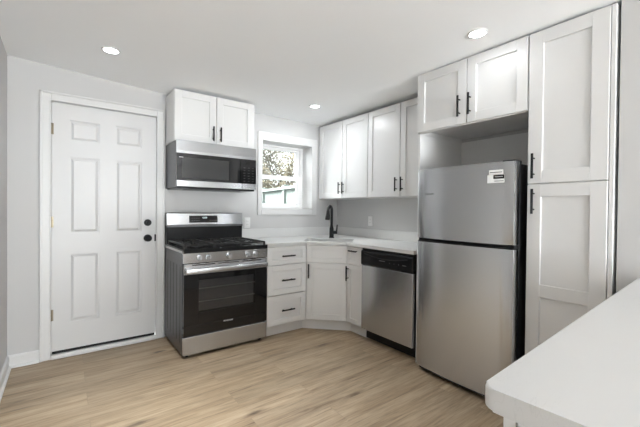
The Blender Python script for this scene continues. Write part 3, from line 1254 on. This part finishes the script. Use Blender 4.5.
bm = nbm()
pbox(bm, .045, PL-.055, .035, PW-.035, .0, .871)
obj('base_box', bm, m_cab, pb)
bm = nbm()
nb = 24
b0, b1 = .025, PW-.025
pitch_ = (b1-b0)/nb
for k in range(nb):
    pbox(bm, .034, .046, b0+k*pitch_+.0022, b0+(k+1)*pitch_-.0022, .09, .870)
pbox(bm, .026, .046, b0-.002, b1+.002, 0, .09)
obj('grooved_end_panel', bm, m_cab, pb)
obj('side_panel', (lambda bm: pbox(bm, .046, PL-.055, .023, .036, 0, .870))(nbm()), m_cab, pb)

# ------------------------------------------------------------------ recessed ceiling lamps


def lamp(label, x, y, dim=1.0, beam=140):
    z = ceil_z(x, y)
    t = thing('recessed_light', label, 'ceiling light', (x, y, z), 0, 'recessed ceiling lights')
    bm = nbm()
    n = 40
    prof = [(.046, -.002), (.048, -.007), (.054, -.007), (.058, -.001), (.058, .004), (.046, .004)]
    rg_ = [[bm.verts.new((r*math.cos(2*PI*k/n), r*math.sin(2*PI*k/n), zz)) for r, zz in prof] for k in range(n)]
    for k in range(n):
        for j in range(len(prof)):
            bm.faces.new((rg_[k][j], rg_[(k+1) % n][j], rg_[(k+1) % n][(j+1) % len(prof)], rg_[k][(j+1) % len(prof)]))
    obj('trim_ring', bm, m_trim, t, True)
    bm = nbm()
    cyl(bm, (0, 0, -.006), 'z', .0465, .004, 40)
    obj('diffuser', bm, m_lamp, t)
    ld_ = bpy.data.lights.new('led_light', 'AREA')
    ld_.shape = 'DISK'
    ld_.size = .09
    ld_.spread = math.radians(beam)
    ld_.energy = LAMP_W*dim
    ld_.color = (.93, .97, 1)
    lo_ = bpy.data.objects.new('led_light', ld_)
    C.objects.link(lo_)
    lo_.parent = t
    lo_.location = (0, 0, -.0095)
    return t


def at_ceiling(u, v):
    """world point on the ceiling seen at photo pixel (u, v)"""
    d = fwd+(u-320)/FPX*r2-(v-212.83)/FPX*u2
    o_ = Vector((-2.913, -3.5288, 1.2411))
    z = 2.33
    for _ in range(6):
        p = o_+d*((z-o_.z)/d.z)
        z = ceil_z(p.x, p.y)
    return p.x, p.y


lamp('round recessed ceiling light above the entry door side', *at_ceiling(111, 50), .4)
lamp('round recessed ceiling light nearest the window', *at_ceiling(315, 106), 1.35, 180)
lamp('round recessed ceiling light above the refrigerator', *at_ceiling(477.5, 33), .20, 180)
lamp('added unseen recessed ceiling light over the open floor before the range', -2.50, -1.80, 3.0, 84)  # extra lamp out of view, added to brighten floor and ceiling
lamp('added unseen recessed ceiling light in the room behind, towards the patio door', -1.9, -8.6)  # extra lamp out of view, added for more even light

# ------------------------------------------------------------------ outdoors, seen through the window
m_grass = speckle(mat('lawn', (.12, .16, .06), .9), (.013, .018, .007), (.026, .026, .013), 3, 6, .5, 30)
m_fence = speckle(mat('mint_painted_wood', (.06, .075, .067), .7), (.085, .105, .097), (.10, .122, .112), 5)
m_bark = speckle(mat('tree_bark', (.22, .17, .12), .9), (.02, .016, .012), (.04, .032, .024), 12)
m_leaf = speckle(mat('young_leaves', (.28, .30, .10), .7), (.022, .024, .009), (.06, .05, .028), 3)
tag(obj('ground', box(nbm(), -12, 14, WT, 22, -.45, -.3), m_grass), 'lawn outside beyond the window', 'ground', kind='structure')
tag(obj('terrace', box(nbm(), -9, 5, -20, RY-.1, -.25, -.05), speckle(mat('concrete', (.5, .5, .48), .9), (.46, .46, .44), (.54, .54, .52), 4)),
    'pale concrete terrace outside the patio door', 'ground', kind='structure')


def fence_run(name, p0, p1, label, top=1.66):
    p0, p1 = Vector(p0), Vector(p1)
    L = (p1-p0).length
    t = thing(name, label, 'fence', (p0.x, p0.y, -.3), math.atan2(p1.y-p0.y, p1.x-p0.x), 'mint green fences')
    h = top+.3
    bm = nbm()
    n = int(L/.14)
    for k in range(n):
        box(bm, k*L/n+.003, (k+1)*L/n-.003, -.01, .01, .05, h-.05)
    for z in (.35, h-.35):
        box(bm, 0, L, .01, .045, z, z+.09)
    obj('board_panel', bm, m_fence, t)
    obj('cap_rail', box(nbm(), -.03, L+.03, -.07, .07, h-.05, h), m_fence, t)
    for x in (0, L*.5, L-.0):
        obj('post', box(nbm(), x-.05, x+.05, -.05, .05, 0, h+.04), m_fence, t)
    return t


fence_run('side_fence', (.66, 3.35), (.28, .9), 'mint green board fence running away from the window on the right')
fence_run('rear_fence', (-3.2, 4.02), (.62, 3.58), 'mint green board fence across the yard behind the side fence')


def tree(x, y, h, label, seed, leafy=260):
    rnd = random.Random(seed)
    t = thing('yard_tree', label, 'tree', (x, y, -.3), 0, 'trees beyond the fence')
    bm = nbm()
    tips = []

    def grow(p, d, L, r, lev):
        pts = [p]
        q = p
        dd = d
        for k in range(4):
            dd = (dd+Vector((rnd.uniform(-.16, .16), rnd.uniform(-.16, .16), rnd.uniform(-.05, .12)))).normalized()
            q = q+dd*L/4
            pts.append(q)
        tube(bm, pts, r, 6, [r*(1-.13*k) for k in range(5)])
        if lev >= 3:
            tips.extend(pts[2:])
            return
        for k in range(4 if lev else 6):
            i = rnd.choice((2, 3, 4)) if lev else 2+k % 3
            a = rnd.uniform(0, 2*PI)
            nd = (dd*.75+Vector((math.cos(a), math.sin(a), rnd.uniform(0, .4)))*.8).normalized()
            grow(pts[i], nd, L*rnd.uniform(.5, .7), r*.5, lev+1)
    grow(Vector((0, 0, 0)), Vector((0, 0, 1)), h*.42, h*.014, 0)
    obj('trunk', bm, m_bark, t, True)
    bm = nbm()
    for k in range(leafy):
        p = rnd.choice(tips)+Vector((rnd.gauss(0, .3), rnd.gauss(0, .3), rnd.gauss(0, .35)))
        s = rnd.uniform(.025, .055)
        a = Vector((rnd.uniform(-1, 1), rnd.uniform(-1, 1), rnd.uniform(-1, 1))).normalized()
        b_ = a.orthogonal().normalized()
        v = [bm.verts.new(p+a*s), bm.verts.new(p+b_*s*.5), bm.verts.new(p-a*s), bm.verts.new(p-b_*s*.5)]
        bm.faces.new(v)
    fo = obj('foliage', bm, m_leaf, t)
    return t


tree(1.9, 6.6, 5.2, 'leafy tree with thin branches beyond the fence, left in the window view', 3, 9000)
tree(3.4, 7.6, 5.6, 'leafy tree with thin branches beyond the fence, right in the window view', 5, 9000)
tree(2.6, 9.6, 6.4, 'taller tree standing behind the two nearest trees outside the window', 8, 9000)
tree(6.6, 9.2, 5.4, 'far tree behind the side fence, hidden mostly by the window jamb', 11, 9000)


def shrub(x, y, h, wd_, label, seed, n=5000):
    rnd = random.Random(seed)
    t = thing('yard_shrub', label, 'shrub', (x, y, -.3), 0, 'shrubs behind the fence')
    bm = nbm()
    for k in range(9):
        a = 2*PI*k/9+rnd.uniform(-.2, .2)
        r = rnd.uniform(.3, .85)*wd_
        tube(bm, [(0, 0, 0), (r*.35*math.cos(a), r*.35*math.sin(a), h*.45), (r*math.cos(a), r*math.sin(a), h*rnd.uniform(.75, .95))], .02, 6, [.03, .018, .006])
    obj('stems', bm, m_bark, t, True)
    bm = nbm()
    for k in range(n):
        u_, a = rnd.uniform(-1, 1), rnd.uniform(0, 2*PI)
        rr = rnd.uniform(.25, 1)**.5
        q = math.sqrt(1-u_*u_)*rr
        p = Vector((wd_*q*math.cos(a), wd_*q*math.sin(a), h*.55+h*.45*u_*rr))
        s_ = rnd.uniform(.03, .06)
        a_ = Vector((rnd.uniform(-1, 1), rnd.uniform(-1, 1), rnd.uniform(-1, 1))).normalized()
        b_ = a_.orthogonal().normalized()
        bm.faces.new([bm.verts.new(p+a_*s_), bm.verts.new(p+b_*s_*.5), bm.verts.new(p-a_*s_), bm.verts.new(p-b_*s_*.5)])
    obj('foliage', bm, m_twig, t)


m_twig = speckle(mat('dry_olive_leaves', (.08, .07, .04), .8), (.055, .052, .026), (.11, .09, .055), 3)
shrub(1.35, 5.1, 2.9, .55, 'olive shrub behind the fence, left in the window view', 21)
shrub(2.55, 5.25, 3.3, .6, 'olive shrub behind the fence, middle of the window view', 22)
shrub(3.85, 5.9, 3.5, .65, 'olive shrub behind the fence, right in the window view', 23)
